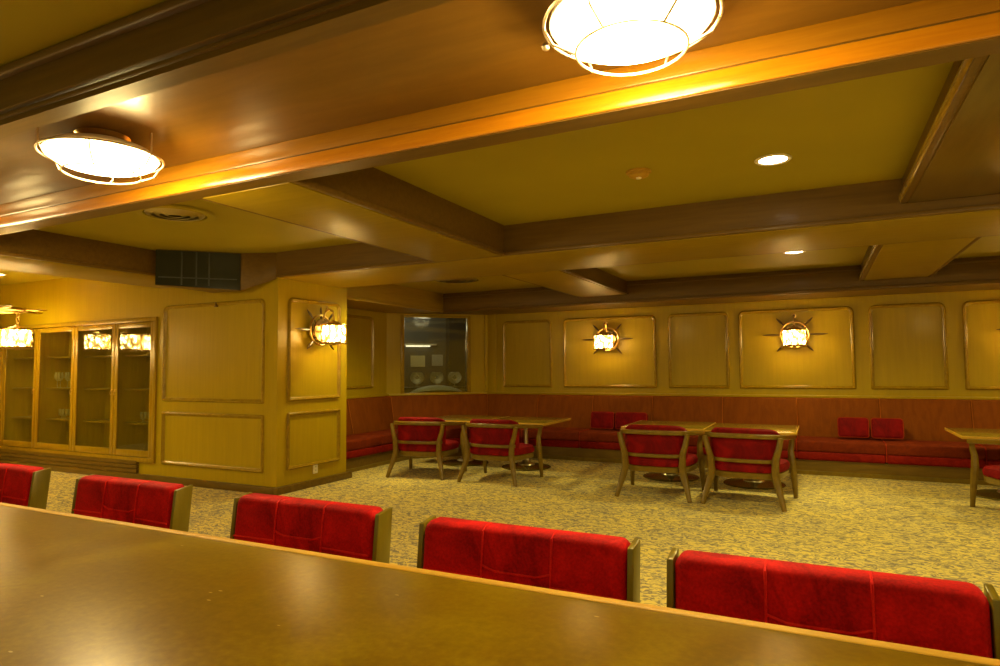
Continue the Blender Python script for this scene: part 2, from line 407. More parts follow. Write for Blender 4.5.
# ================================================================== OVERHEAD DOME LAMPS
def dome_lamp():
    r = empty('dome_ceiling_light')
    b = MB(); b.lathe([(0, 0), (.13, 0), (.135, -.012), (.12, -.03), (.05, -.038), (0, -.038)], n=32); b.build('mounting_plate', 'brass', r)
    b = MB(); pr = [(0.0, -.205)]
    for i in range(1, 11):
        a = math.radians(9 * i); pr.append((.272 * math.sin(a), -.12 - .085 * math.cos(a)))
    pr += [(.273, -.114), (0, -.108)]
    b.lathe(pr, n=40); b.build('glass_dome', 'dome', r)
    b = MB(); b.lathe([(.0, -.030), (.07, -.034), (.16, -.05), (.24, -.08), (.279, -.108), (.281, -.122), (.276, -.122), (.27, -.107), (0, -.106)], n=40); b.build('light_shield', 'white', r)  # added pan keeps light off the ceiling; cream so it looks lit
    b = MB(); N = 48
    b.tube([(.30 * math.cos(2 * PI * i / N), .30 * math.sin(2 * PI * i / N), -.125) for i in range(N)], .006, 6, True)
    b.tube([(.19 * math.cos(2 * PI * i / N), .19 * math.sin(2 * PI * i / N), -.222) for i in range(N)], .005, 6, True)
    for k in range(6):
        a = 2 * PI * k / 6 + .3; c, s_ = math.cos(a), math.sin(a)
        b.tube([(.30 * c, .30 * s_, -.125), (.27 * c, .27 * s_, -.18), (.19 * c, .19 * s_, -.222)], .005, 6)
        if k % 2 == 0: b.tube([(.30 * c, .30 * s_, -.125), (.30 * c, .30 * s_, -.002)], .005, 6)
    b.build('wire_cage', 'wire', r)
    b = MB(); b.lathe([(0, 0), (.012, .004), (.016, .014), (.012, .026), (0, .03)], c=(-.325, .02, -.14), n=12); b.build('cage_catch', 'wire', r)
    return r
dl = dome_lamp(); dl.location = (-3.50, 2.13, 2.775)
tag(dl, 'caged dome lamp over the far-left end of the bar, whole bowl in view', 'ceiling lamp', 'caged dome lamps above the bar')
d2 = copy_tree(dl); d2.location = (-.545, 2.13, 2.785)
tag(d2, 'big caged dome lamp cut by the top of the photo above the bar', 'ceiling lamp', 'caged dome lamps above the bar')
for x in (2.35, -6.35):  # the right-hand one is unseen, added for its light
    d = copy_tree(dl); d.location = (x, 2.13, 2.765)
    tag(d, 'added unseen caged dome lamp beyond the right end of the row' if x > 0 else 'caged dome lamp beyond the left end of the row', 'ceiling lamp', 'caged dome lamps above the bar')
for i, x in enumerate((-6.35, -3.44, -.545, 2.35)):
    light('dome_bulb', 'POINT', (x, 2.16, 2.50), 60, (1, .72, .26), shadow_soft_size=.12)

# ================================================================== DOWNLIGHTS, VENTS, DETECTOR
def downlight(x, y, z, label, watts=60, group='recessed downlights'):
    r = empty('downlight', (x, y, z))
    b = MB(); b.lathe([(.115, .002), (.12, -.004), (.11, -.012), (.092, -.008), (.09, .002)], n=36)
    b.build('trim_ring', 'white', r)
    b = MB(); b.lathe([(0, .0), (.09, .0), (.09, -.004), (0, -.006)], n=32); b.build('lens', 'down', r)
    tag(r, label, 'downlight', group)
    l = light('downlight_beam', 'SPOT', (x, y, z - .03), watts, (1, .85, .27), shadow_soft_size=.22, spot_size=math.radians(150), spot_blend=.7)
    return r
downlight(-.235, 4.68, ZC, 'bright round downlight in the yellow ceiling bay nearest the bar, right of centre', 210)
downlight(-.215, 8.1, ZD, 'small round downlight in the farther ceiling bay above the paired tables', 240)
downlight(-10.55, 4.95, ZC, 'small round downlight above the wheel chandelier', 60)
for x, y, z in ((-5.0, 7.25, ZD), (3.1, 4.68, ZC), (3.1, 8.1, ZD), (-9.2, 3.4, ZC)):  # unseen downlights, added to brighten the bays and the corner bench
    downlight(x, y, z, {(-5.0): 'added fill downlight behind the main beam in the corner bay', 3.1: 'added fill downlight beyond the right edge in the ' + ('near' if y < 6 else 'far') + ' bay', (-9.2): 'added fill downlight in the left bay near the bar'}[x], 200)
for x, w_ in ((-5.0, 'first'), (-2.3, 'second'), (.6, 'third'), (3.2, 'last')):  # unseen downlights behind the camera, added to light the chair fronts
    downlight(x, -.5, 2.80, w_ + ' from the left of the added fill downlights above the working side of the bar', 80)
def round_vent(x, y, z, label, s=1.0):
    r = empty('air_vent', (x, y, z)); r.scale = (s, s, 1)
    b = MB(); b.lathe([(.30, .002), (.33, -.006), (.32, -.02), (.26, -.024), (.255, .002)], n=40); b.build('outer_ring', 'ceil', r)
    b = MB()
    for q in (.20, .13, .06): b.lathe([(q + .045, -.012), (q + .04, -.02), (q, -.034), (q - .008, -.03), (q + .03, -.008)], n=36)
    b.build('diffuser_cone', 'steel', r)
    tag(r, label, 'air vent', 'round air vents in the ceiling')
round_vent(-5.1, 3.76, ZC, 'large round air vent in the left ceiling bay beside the dome lamp')
round_vent(-4.75, 8.1, ZD, 'round air vent in the far corner bay above the corner bench', 1.3)
r = empty('smoke_detector', (-1.12, 4.52, ZC))
b = MB(); b.lathe([(0, 0), (.09, 0), (.09, -.012), (.075, -.016), (.07, -.035), (.05, -.045), (0, -.047)], n=28); b.build('housing', 'edge', r)
b = MB(); b.lathe([(0, -.046), (.02, -.046), (.018, -.055), (0, -.056)], n=16); b.build('sensor', 'white', r)
tag(r, 'round yellowed smoke detector on the near ceiling bay', 'smoke detector')
# angled dark cabinet hung in the ceiling corner above the wall panel
P1, P2, P3, P4 = (-6.83, 4.80), (-6.20, 5.46), (-5.80, 5.64), (-6.90, 5.64)
r = empty('ceiling_speaker_box', (0, 0, 0))
mb = MB().loft([(*P1, 2.46), (*P2, 2.425), (*P3, 2.56), (*P4, 2.46)], [(*q, ZC) for q in (P1, P2, P3, P4)], .004)
mb.build('casing', 'beam', r)
a, c = Vector((*P1, 0)), Vector((*P2, 0)); t = (c - a).normalized(); nn = Vector((t.y, -t.x, 0)); L = (c - a).length
fm = Matrix((t, nn, Vector((0, 0, 1)))).transposed().to_4x4(); fm.translation = a
MB().loft([(.0, -.002, 2.465), (L - .002, -.002, 2.43), (L - .002, .012, 2.43), (.0, .012, 2.465)], [(.0, -.002, 2.87), (L - .002, -.002, 2.87), (L - .002, .012, 2.87), (.0, .012, 2.87)]).move(fm).build('dark_glass', plain('smoked_glass', (.02, .022, .014), .12), r)
mb = MB()
for q in (.30, .47, .62): mb.box(L * q - .008, L * q + .008, .010, .02, 2.47, 2.86)
mb.box(.03, L - .04, .010, .02, 2.55, 2.562)
mb.move(fm).build('mullion', 'greydark', r)
tag(r, 'dark glazed box hung from the ceiling in the corner above the tall wall panel', 'ceiling box')

# ================================================================== SHIP WHEEL SCONCES
def wheel(mb, R, tip, spokes=8, n=36, th=.018, tips=None, what='rs'):
    """ship's wheel in the local XZ plane, axis Y"""
    if 'r' in what: mb.tube([(R * math.cos(2 * PI * i / n), 0, R * math.sin(2 * PI * i / n)) for i in range(n)], th, 8, True, th)
    if 'r' in what: mb.tube([(R * .72 * math.cos(2 * PI * i / n), 0, R * .72 * math.sin(2 * PI * i / n)) for i in range(n)], th * .45, 6, True)
    if 's' in what: mb.tube([(0, -.03, 0), (0, -.022, 0), (0, .03, 0)], [.03, .05, .05], 16)
    for k in range(spokes if 's' in what else 0):
        a = 2 * PI * k / spokes
        if tips: tip = tips[k]
        if tip <= 0: continue
        q = [.04, R * .5, R, R * 1.12, R + (tip - R) * .45, R + (tip - R) * .75, tip]
        w = [.010, .014, .010, .009, .017, .013, .004]
        mb.tube([(s_ * math.cos(a), 0, s_ * math.sin(a)) for s_ in q], w, 8)
def lantern(parent, off, R=.17, Hh=.24, mat='shade'):
    """crystal drum shade with brass rings and bars, centred at off"""
    ox, oy, oz = off
    b = MB(); N = 40; prof = []
    for z in (-Hh / 2 + .01, Hh / 2 - .01):
        prof.append([(ox + (R * (.97 if i % 2 else .88)) * math.cos(2 * PI * i / N), oy + (R * (.97 if i % 2 else .88)) * math.sin(2 * PI * i / N), oz + z) for i in range(N)])
    b.rings(prof); b.build('crystal_shade', mat, parent)
    b = MB()
    for z in (-Hh / 2, Hh / 2):
        b.tube([(ox + R * math.cos(2 * PI * i / N), oy + R * math.sin(2 * PI * i / N), oz + z) for i in range(N)], .012, 6, True)
    for k in range(10):
        a = 2 * PI * k / 10; a2 = a + 2 * PI / 20
        b.tube([(ox + R * math.cos(a), oy + R * math.sin(a), oz - Hh / 2), (ox + R * 1.01 * math.cos(a2), oy + R * 1.01 * math.sin(a2), oz), (ox + R * math.cos(a), oy + R * math.sin(a), oz + Hh / 2)], .006, 5)
        b.tube([(ox + R * math.cos(a2), oy + R * math.sin(a2), oz - Hh / 2), (ox + R * 1.01 * math.cos(a), oy + R * 1.01 * math.sin(a), oz), (ox + R * math.cos(a2), oy + R * math.sin(a2), oz + Hh / 2)], .006, 5)
    b.build('shade_cage', 'brass', parent)
    b = MB(); b.lathe([(0, .0), (R * .75, .0), (R * .55, .03), (R * .2, .045), (.012, .07), (0, .07)], c=(ox, oy, oz + Hh / 2), n=24)
    b.build('cap', 'brass', parent)
    b = MB(); b.lathe([(0, -.03), (.02, -.028), (.035, -.012), (R * .6, 0), (0, 0)], c=(ox, oy, oz - Hh / 2), n=20)
    b.build('finial', 'brass', parent)
def sconce():
    r = empty('ship_wheel_sconce')          # origin on the wall, outwards is -Y
    b = MB(); b.tube([(0, 0, 0), (0, -.02, 0), (0, -.03, 0)], [.11, .11, .07], 24); b.build('wall_plate', 'bronze', r)
    b = MB(); b.tube([(0, -.125, 0), (0, -.135, 0)], [.155, .15], 28); b.build('shadow_plate', 'bronze', r)  # added disc hidden by the shade, casts the dark ring on the wall
    b = MB(); wheel(b, .19, .44, th=.015, what='r'); b.move(Matrix.Translation((0, -.10, 0))); b.build('wheel_rim', 'brass', r)
    b = MB(); wheel(b, .19, .44, tips=(.44, .35, .30, .35, .44, .35, 0, .35), what='s'); b.move(Matrix.Translation((0, -.10, 0))); b.tube([(0, 0, 0), (0, -.1, 0)], .02, 10); b.build('wheel_spokes', 'spoke', r)
    b = MB(); b.tube([(0, -.1, .06), (0, -.14, .16), (0, -.18, .235), (0, -.24, .26), (0, -.30, .23), (0, -.31, .17), (0, -.31, .09)], .011, 8)
    b.tube([(.0, -.16, .235), (.03, -.17, .27), (.0, -.20, .30), (-.03, -.21, .28)], .007, 6)
    b.build('arm', 'brass', r)
    lantern(r, (0, -.31, -.055), .152, .225)
    return r
sc = sconce(); sc.location = (-3.165, 10.5, 1.94)
tag(sc, 'ship wheel wall lamp on the left lit panel of the back wall', 'wall lamp', 'ship wheel wall lamps')
SC = [(-3.165, 10.5, 1.94, 0)]
def put(x, y, z, rz, label):
    o = copy_tree(sc); o.location = (x, y, z); o.rotation_euler = (0, 0, rz); o['label'] = label; SC.append((x, y, z, rz))
put(-.305, 10.5, 1.93, 0, 'ship wheel wall lamp facing the viewer above the paired tables')
put(2.54, 10.5, 1.92, 0, 'ship wheel wall lamp on the panel at the right end, lantern outside the frame')
put(-5.78, 6.28, 1.97, PI / 2, 'ship wheel wall lamp seen side-on on the pillar')
# wheel chandelier at the left edge
CH = Vector((-10.2, 4.62, 2.33))
r = empty('ship_wheel_chandelier', CH)
b = MB(); wheel(b, .50, .78, 8, 48, .022); b.move(Matrix.Rotation(PI / 2, 4, 'X') @ Matrix.Rotation(0, 4, 'Y')); b.build('wheel', 'brass', r)
b = MB(); b.tube([(0, 0, 0), (0, 0, ZC - CH.z - .02)], .015, 8); b.lathe([(0, 0), (.08, 0), (.06, -.04), (0, -.05)], c=(0, 0, ZC - CH.z), n=20); b.build('hanging_rod', 'bronze', r)
for k in range(6):
    a = 2 * PI * k / 6 + .55; px, py = .47 * math.cos(a), .47 * math.sin(a)
    b = MB()
    for j in range(4):
        z = -.04 - j * .045; pts = []
        for i in range(10):
            t = 2 * PI * i / 10; pts.append((px + (.014 * math.cos(t) if j % 2 else 0), py + (0 if j % 2 else .014 * math.cos(t)), z + .028 * math.sin(t)))
        b.tube(pts, .004, 5, True)
    b.build('chain', 'brass', r)
    lantern(r, (px, py, -.40), .175, .24, 'shade_soft')
tag(r, 'ship wheel chandelier with hanging crystal lanterns at the left edge', 'chandelier')
# ================================================================== GLAZED CABINET
r = empty('glazed_wall_cabinet', (0, 0, 0))
tag(r, 'built-in glass-fronted wall cabinet with tall doors beside the chandelier', 'cabinet')
b = B(CX0, CX1, 6.10, 6.12, CZ0, CZ1); b.box(CX0, CX1, 5.66, 6.12, CZ0, CZ0 + .02); b.box(CX0, CX1, 5.66, 6.12, CZ1 - .02, CZ1)
ds = [CX0 + .03, -10.78, -9.81, -8.86, CX1 - .03]
for x in [CX0 + .011] + ds[1:4] + [CX1 - .011]: b.box(x - .01, x + .01, 5.69, 6.11, CZ0, CZ1)
b.build('carcass', 'cabin', r)
b = MB()
b.box(CX0 - .05, CX1 + .035, 5.615, 5.66, CZ1 - .03, CZ1 + .03, .008); b.box(CX0 - .05, CX1 + .035, 5.615, 5.66, CZ0 - .035, CZ0 + .025, .008)
b.box(CX1 - .03, CX1 + .035, 5.62, 5.66, CZ0, CZ1, .008); b.box(CX0 - .05, CX0 + .03, 5.62, 5.66, CZ0, CZ1, .008)
b.build('face_frame', 'cab', r)
for z in (1.70, 1.22, .745):
    for i in range(4): B(ds[i] + .012, ds[i + 1] - .012, 5.78, 6.10, z - .022, z, .004).build('shelf', 'cab', r)
for i in range(4):
    x0, x1 = ds[i] + .004, ds[i + 1] - .004; zz0, zz1 = CZ0 + .03, CZ1 - .035; w = .07
    b = B(x0, x0 + w, 5.635, 5.665, zz0, zz1, .006); b.box(x1 - w, x1, 5.635, 5.665, zz0, zz1, .006)
    b.box(x0 + w, x1 - w, 5.635, 5.665, zz1 - w, zz1, .006); b.box(x0 + w, x1 - w, 5.635, 5.665, zz0, zz0 + w + .02, .006)
    d = b.build('door', 'cab', r)
    B(x0 + w, x1 - w, 5.648, 5.653, zz0 + w + .02, zz1 - w).build('pane', 'pane', d)
    hx = x1 - .035 if i < 3 else x0 + .035
    b = MB(); b.tube([(hx, 5.632, 1.20), (hx, 5.622, 1.20), (hx, 5.618, 1.20)], [.014, .014, .008], 12)
    b.tube([(hx + .016 * math.cos(2 * PI * k / 14), 5.615, 1.165 + .028 * math.sin(2 * PI * k / 14)) for k in range(14)], .003, 5, True)
    b.build('handle', 'brass', d)
def wine_glass(h, rb):
    b = MB(); t = .003
    b.lathe([(0, 0), (rb * .75, 0), (rb * .7, .004), (.006, .012), (.005, h * .42), (rb * .55, h * .48), (rb, h * .65), (rb * .85, h), (rb * .85 - t, h), (rb - t, h * .65), (rb * .5, h * .50), (0, h * .46)], n=16)
    return b
wg = wine_glass(.24, .042).build('wine_glass', 'glass'); tm = None
ups = [(-10.60, 5.85), (-10.49, 5.83), (-10.37, 5.87), (-10.25, 5.84), (-10.12, 5.87)]
ORD = ['first', 'second', 'third', 'fourth', 'fifth']
for i, (x, y) in enumerate(ups):
    o = wg if i == 0 else wg.copy()
    if i: COL.objects.link(o)
    o.location = (x, y, 1.22)
    tag(o, ORD[i] + ' from the left of the tall stemmed glasses on the middle cabinet shelf', 'glass', 'wine glasses on the middle cabinet shelf')
b = MB(); b.lathe([(0, 0), (.034, 0), (.03, .006), (.012, .02), (.012, .035), (.04, .06), (.045, .15), (.042, .15), (.037, .062), (0, .045)], n=16)
tg = b.build('goblet', 'glass')
for i, (x, y) in enumerate([(-10.48, 5.86), (-10.37, 5.84), (-10.25, 5.87), (-10.14, 5.85)]):
    o = tg if i == 0 else tg.copy()
    if i: COL.objects.link(o)
    o.location = (x, y, .745)
    tag(o, ORD[i] + ' from the left of the short footed glasses on the lower cabinet shelf', 'glass', 'goblets on the lower cabinet shelf')
for i, (x, y) in enumerate([(-8.52, 5.85), (-8.38, 5.87)]):
    o = tg.copy(); COL.objects.link(o); o.location = (x, y, .745)
    tag(o, ('left' if i == 0 else 'right') + ' one of two short glasses behind the cabinet door nearest the wall panel', 'glass', 'goblets behind the last cabinet door')

# wall hook over the tall panel, socket on the pillar
b = B(-6.83, -6.79, 5.605, 5.62, 2.27, 2.285, .003); b.box(-6.815, -6.805, 5.605, 5.65, 2.275, 2.33, .003)
tag(b.build('wall_hook', 'bronze'), 'tiny dark metal hook at the top of the tall wall panel', 'hook')
r = empty('wall_socket', (-5.78, 6.30, .215))
B(0, .012, -.04, .04, -.062, .062, .004).build('cover_plate', 'white', r)
b = MB()
for z in (-.022, .022):
    for y in (-.008, .008): b.box(.0115, .0135, y - .002, y + .002, z - .009, z + .009)
b.build('outlet_slot', 'grey', r)
tag(r, 'cream wall socket near the floor on the pillar', 'wall socket')

# ================================================================== SERVICE ROOM CONTENTS (behind the corner window)
def dpt(u, n, z): return DM @ Vector((u, n, z))
r = empty('service_counter', (0, 0, 0))
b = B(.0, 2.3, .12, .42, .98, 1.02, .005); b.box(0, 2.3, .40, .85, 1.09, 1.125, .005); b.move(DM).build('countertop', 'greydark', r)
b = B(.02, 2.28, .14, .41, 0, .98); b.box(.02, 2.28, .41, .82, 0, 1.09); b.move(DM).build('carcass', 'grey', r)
tag(r, 'dark counter behind the corner window', 'counter')
b = MB(); R = []
for i in range(9):
    t = i / 8; hh = .14 * math.sin(PI * min(1, max(0, t))) ** .7 + .004; uu = 1.42 - t * 1.02
    R.append([dpt(uu, .14 + q * .25, 1.02 + max(.002, hh * math.sin(PI * (.12 + .76 * q)))) for q in (0, .2, .4, .6, .8, 1)])
b.rings([[*row, *[p + Vector((0, 0, -.0)) for p in ()]] for row in R], closed_u=False, caps=False)
o = b.build('folded_cloth', 'cloth'); md = o.modifiers.new('thick', 'SOLIDIFY'); md.thickness = .006; md.offset = 1
tag(o, 'pale silvery cloth heaped on the sill counter behind the corner window', 'cloth')
def snifter():
    b = MB(); t = .004
    b.lathe([(0, 0), (.07, 0), (.06, .006), (.01, .02), (.009, .05), (.06, .065), (.12, .12), (.135, .18), (.11, .25), (.075, .28), (.075 - t, .28), (.11 - t, .25), (.13, .18), (.115, .12), (.055, .072), (0, .06)], n=24)
    return b
g0 = snifter().build('snifter_glass', 'glass')
for i, (u, n, z, lb) in enumerate([(1.20, .62, 1.125, 'large round stemmed glass under the yellow notice'), (.83, .60, 1.125, 'large round glass in the middle behind the pale cloth'), (.48, .60, 1.125, 'large round glass at the dark end of the counter')]):
    o = g0 if i == 0 else g0.copy()
    if i: COL.objects.link(o)
    o.location = dpt(u, n, z); tag(o, lb, 'glass', 'large glasses behind the corner window')
o = B(.72, 1.03, 2.185, 2.199, 1.51, 1.75).move(DM).build('notice', 'paper'); tag(o, 'yellow paper notice on the service room wall', 'notice')
o = B(.33, .57, 2.185, 2.199, 1.53, 1.77).move(DM)
o = o.build('notice', 'paperpale'); tag(o, 'pale paper notice pinned beside the dark column', 'notice')
r = empty('bright_streak', (0, 0, 0))  # reflected bright line, built as an added glowing tube
B(.48, 1.20, 2.12, 2.198, 1.965, 2.0, .004).move(DM).build('housing', 'white', r)
b = MB(); b.tube([(.62, 2.14, 1.95), (1.14, 2.14, 1.95)], .014, 10); b.move(DM).build('tube', 'tube', r)
tag(r, 'bright reflected streak on the service room wall, built as a glowing tube', 'bright streak')
p = dpt(1.0, 1.2, 2.5); light('service_room_fill', 'POINT', p, 14, (1, .9, .65), shadow_soft_size=.2)  # added light without a fixture, brightens the things behind the window

# ================================================================== BANQUETTE
ben = empty('banquette_bench', (0, 0, 0))
tag(ben, 'long red velvet wall bench with lamplit rust backs turning the corner below the wall panels', 'bench')
SZ0, SZ1, BT = .195, .455, 1.0
seams = [-4.92 + .0, -4.42, -3.42, -2.42, -1.345, -.305, .745, 1.79, 2.85, 3.9, 4.95, 6.0]
seams = [-5.47, -4.42, -3.42, -2.42, -1.345, -.305, .745, 1.79, 2.85, 3.9, 4.95, 6.15]
def back_section(p0, p1, q0, q1):
    """p0,p1 front bottom points; q0,q1 wall points"""
    p0, p1, q0, q1 = map(Vector, (p0, p1, q0, q1))
    f0 = q0 + (p0 - q0) * .52; f1 = q1 + (p1 - q1) * .52
    mb = MB().loft([(*p0, SZ1 - .02), (*p1, SZ1 - .02), (*q1, SZ1 - .02), (*q0, SZ1 - .02)], [(*f0, BT), (*f1, BT), (*q1, BT), (*q0, BT)], .022, 3)
    mb.build('back_cushion', 'rust', ben)
    e = (p1 - p0).normalized() * .004
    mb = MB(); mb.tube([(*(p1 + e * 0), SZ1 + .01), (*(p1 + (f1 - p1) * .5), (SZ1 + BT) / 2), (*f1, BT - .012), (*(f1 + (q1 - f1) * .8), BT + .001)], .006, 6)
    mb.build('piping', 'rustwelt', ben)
def seat_section(poly, e1=None):
    MB().prism(poly, .305, SZ1, .026, 3).build('seat_cushion', 'rustseat', ben)
    MB().prism(poly, SZ0, .312, .03, 3).build('seat_roll', 'redseat', ben)
    if e1:
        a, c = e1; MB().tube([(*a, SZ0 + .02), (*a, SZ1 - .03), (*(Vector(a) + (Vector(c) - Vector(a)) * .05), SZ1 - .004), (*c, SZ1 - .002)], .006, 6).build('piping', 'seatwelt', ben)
for a, c in zip(seams, seams[1:]):
    aa = a if a > -5.4 else -5.47; fa = a if a > -5.4 else -5.15
    back_section((aa if a > -5.4 else -5.38, 10.27), (c, 10.27), (aa, 10.495), (c, 10.495))
    seat_section([(fa, 9.65), (c - .003, 9.65), (c - .003, 10.27), (aa if a > -5.4 else -5.41, 10.27)], ((c, 9.655), (c, 10.25)))
# diagonal section
wl0, wl1 = (-6.795, 9.2), (-5.48, 10.495)
back_section((-6.58, 9.10), (-5.38, 10.27), (-6.795, 9.19), (-5.485, 10.49))
seat_section([(-6.0, 8.79), (-5.153, 9.645), (-5.41, 10.25), (-6.58, 9.10)])
for a, c in ((6.93, 8.0), (8.0, 9.1)):
    e = 9.19 if c > 9 else c
    back_section((-6.56, a), (-6.56, min(c, 9.09)), (-6.795, a), (-6.795, e))
    seat_section([(-6.56, a), (-6.0, a), (-6.0, min(c, 8.78)), (-6.56, c if c < 9 else 9.07)])
mb = MB().prism([(-6.79, 6.93), (-6.03, 6.93), (-6.03, 8.80), (-5.17, 9.68), (6.15, 9.68), (6.15, 10.49), (-5.48, 10.49), (-6.79, 9.19)], 0, SZ0 + .002)
mb.build('plinth', 'base', ben)
mb = MB(); mb.sweep([(-6.03, 6.93, 0), (-6.03, 8.80, 0), (-5.17, 9.68, 0), (6.15, 9.68, 0)], [(0, 0), (.016, 0), (.016, .05), (0, .055)])
mb.build('toe_strip', 'frame', ben)

def small_cushion(x, y, w, label, h=.265):
    r = empty('small_cushion', (x, y, SZ1 + .022)); r.rotation_euler = (math.radians(-10), 0, 0)
    b = MB(); b.box(-w / 2, w / 2, -.09, .06, 0, h, .035, 4); b.build('pad', 'redchair', r)
    b = MB(); N = 5; rr = .035; pts = []
    for cx, cz, a0 in ((w / 2 - rr, h - rr, 0), (-w / 2 + rr, h - rr, 90), (-w / 2 + rr, rr, 180), (w / 2 - rr, rr, 270)):
        for i in range(N): t = math.radians(a0 + 90 * i / (N - 1)); pts.append((cx + rr * math.cos(t), -.072, cz + rr * math.sin(t)))
    b.tube(pts, .006, 6, True); b.build('piping', 'seatwelt', r)
    tag(r, label, 'cushion', 'small cushions on the bench')
small_cushion(.395, 10.08, .37, 'small square cushion on the bench, left one of the pair at right')
small_cushion(.795, 10.08, .37, 'small square cushion on the bench, right one of the pair at right')
small_cushion(-3.16, 10.08, .38, 'small cushion leaning on the bench behind the paired chairs, left one')
small_cushion(-2.69, 10.08, .50, 'small cushion leaning on the bench behind the paired chairs, right one')

# ================================================================== TUB CHAIRS
def u_path(hw, yb, yf, zb, zf, n=26, e=2.6, flare=0):
    """horseshoe open to +Y: from the left front round the back to the right front"""
    pts = []
    L = [(-hw, yf)]
    yc = yb + .30
    for i in range(n + 1):
        a = PI + PI * i / n; c, s_ = math.cos(a), math.sin(a)
        x = hw * (abs(c) ** (2 / e)) * (1 if c > 0 else -1); y = yc - (yc - yb) * (abs(s_) ** (2 / e))
        L.append((x, y))
    L.append((hw, yf))
    out = []
    for x, y in L:
        t = (y - yb) / (yf - yb); z = zb + (zf - zb) * max(0, t) ** 1.2; out.append((x * (1 + flare * t), y, z))
    return out
def tub_chair():
    r = empty('tub_chair')
    # seat frame and seat
    N = 36
    def outline(hx, hy, yo, z, e=3.2):
        o = []
        for i in range(N):
            a = 2 * PI * i / N; c, s_ = math.cos(a), math.sin(a)
            yy = hy * (abs(s_) ** (2 / e)) * (1 if s_ >= 0 else -1)
            o.append((hx * (abs(c) ** (2 / e)) * (1 if c >= 0 else -1) * (1.12 + .30 * yy), yo + yy, z))
        return o
    b = MB(); b.rings([outline(.335, .345, .02, .285), outline(.345, .355, .02, .29), outline(.35, .36, .02, .345), outline(.34, .35, .02, .352)]); b.build('seat_frame', 'frame', r)
    b = MB(); b.rings([outline(.33, .34, .02, .345), outline(.35, .36, .02, .36), outline(.355, .365, .02, .40), outline(.34, .35, .02, .435), outline(.28, .29, .02, .452), outline(.12, .12, .02, .458)]); b.build('seat', 'redchair', r)
    # upholstered back
    path = [p for p in u_path(.350, -.335, .16, .0, .0, e=3.4, flare=.06) if p[1] < -.13]
    secs = []
    b = MB(); R = []
    P = [Vector(p) for p in path]; k = len(P)
    for i, p in enumerate(P):
        a = P[max(0, i - 1)]; c = P[min(k - 1, i + 1)]; t = (c - a).normalized(); nr = Vector((t.y, -t.x, 0))
        f = min(1, max(0, (p.y + .335) / .205)); top = .815 - .06 * f ** 1.5
        sec = [(-.085, .43), (-.095, .50), (-.085, top - .05), (-.055, top - .008), (-.02, top), (.002, top - .02), (.008, top - .08), (.0, .47), (-.01, .42)]
        R.append([p + nr * q[0] + Vector((0, 0, q[1])) for q in sec])
    b.rings(R); b.build('backrest', 'redchair', r)
    # show-wood rail and lower rail
    b = MB(); b.sweep(u_path(.384, -.365, .385, .735, .675, e=3.4, flare=.13), rrect_section(.022, .024, .009)); b.build('arm_rail', 'frame', r)
    path = [p for p in u_path(.352, -.35, .385, .475, .475, e=3.4) if p[1] < -.22]
    b = MB(); b.sweep(path, rrect_section(.012, .019, .006)); b.build('lower_rail', 'frame', r)
    for s_ in (-1, 1):
        pts = [(.405, -.405, 0), (.375, -.375, .12), (.335, -.335, .26), (.318, -.325, .36), (.325, -.33, .50), (.36, -.325, .62), (.382, -.325, .725)]
        b = MB(); b.tube([(s_ * x, y, z) for x, y, z in pts], [.025, .031, .040, .041, .035, .031, .028], 8, ry=[.022, .027, .032, .032, .030, .026, .024]); b.build('leg', 'frame', r)
        pts = [(.43, .385, 0), (.425, .37, .16), (.415, .35, .32), (.405, .35, .42), (.395, .375, .53), (.405, .395, .61), (.412, .375, .665)]
        b = MB(); b.tube([(s_ * x, y, z) for x, y, z in pts], [.023, .030, .038, .038, .032, .028, .024], 8, ry=[.022, .028, .034, .034, .030, .026, .022]); b.build('leg', 'frame', r)
    return r
tc = tub_chair()
G = 'tub chairs drawn up to the low tables'
spots = [(-4.95, 7.62, 9, 'wood and red velvet tub chair at the left table nearest the corner bench'),
         (-3.82, 7.66, 0, 'wood and red velvet tub chair beside the open end of the left tables'),
         (-1.70, 7.58, 0, 'wood and red velvet tub chair, left of the two at the middle tables'),
         (-.730, 7.55, -4, 'wood and red velvet tub chair, right of the two at the middle tables'),
         (1.885, 7.88, 14, 'wood and red velvet tub chair cut off by the right edge')]
for i, (x, y, a, lb) in enumerate(spots):
    o = tc if i == 0 else copy_tree(tc)
    o.location = (x, y, 0); o.rotation_euler = (0, 0, math.radians(a)); tag(o, lb, 'chair', G)

# ================================================================== TABLES
def table(w=1.03, d=1.06):
    r = empty('low_table')
    b = B(-w / 2, w / 2, -d / 2, d / 2, .672, .70, .004); b.build('tabletop', 'table', r)
    b = MB(); e = .006
    b.box(-w / 2 - e, w / 2 + e, -d / 2 - e, -d / 2 + .004, .668, .699, .002); b.box(-w / 2 - e, w / 2 + e, d / 2 - .004, d / 2 + e, .668, .699, .002)
    b.box(-w / 2 - e, -w / 2 + .004, -d / 2, d / 2, .668, .699, .002); b.box(w / 2 - .004, w / 2 + e, -d / 2, d / 2, .668, .699, .002)
    b.build('edge_band', 'edge', r)
    b = MB(); b.lathe([(.0, .045), (.13, .045), (.125, .055), (.07, .08), (.045, .12), (.032, .16), (.032, .64), (.06, .655), (.15, .665), (.15, .672), (0, .672)], n=24); b.build('pedestal', 'steel', r)
    b = MB(); b.lathe([(0, 0), (.36, 0), (.365, .008), (.355, .018), (.22, .032), (.14, .044), (0, .046)], n=44); b.build('base', 'basedisc', r)
    return r
tb = table(1.02)
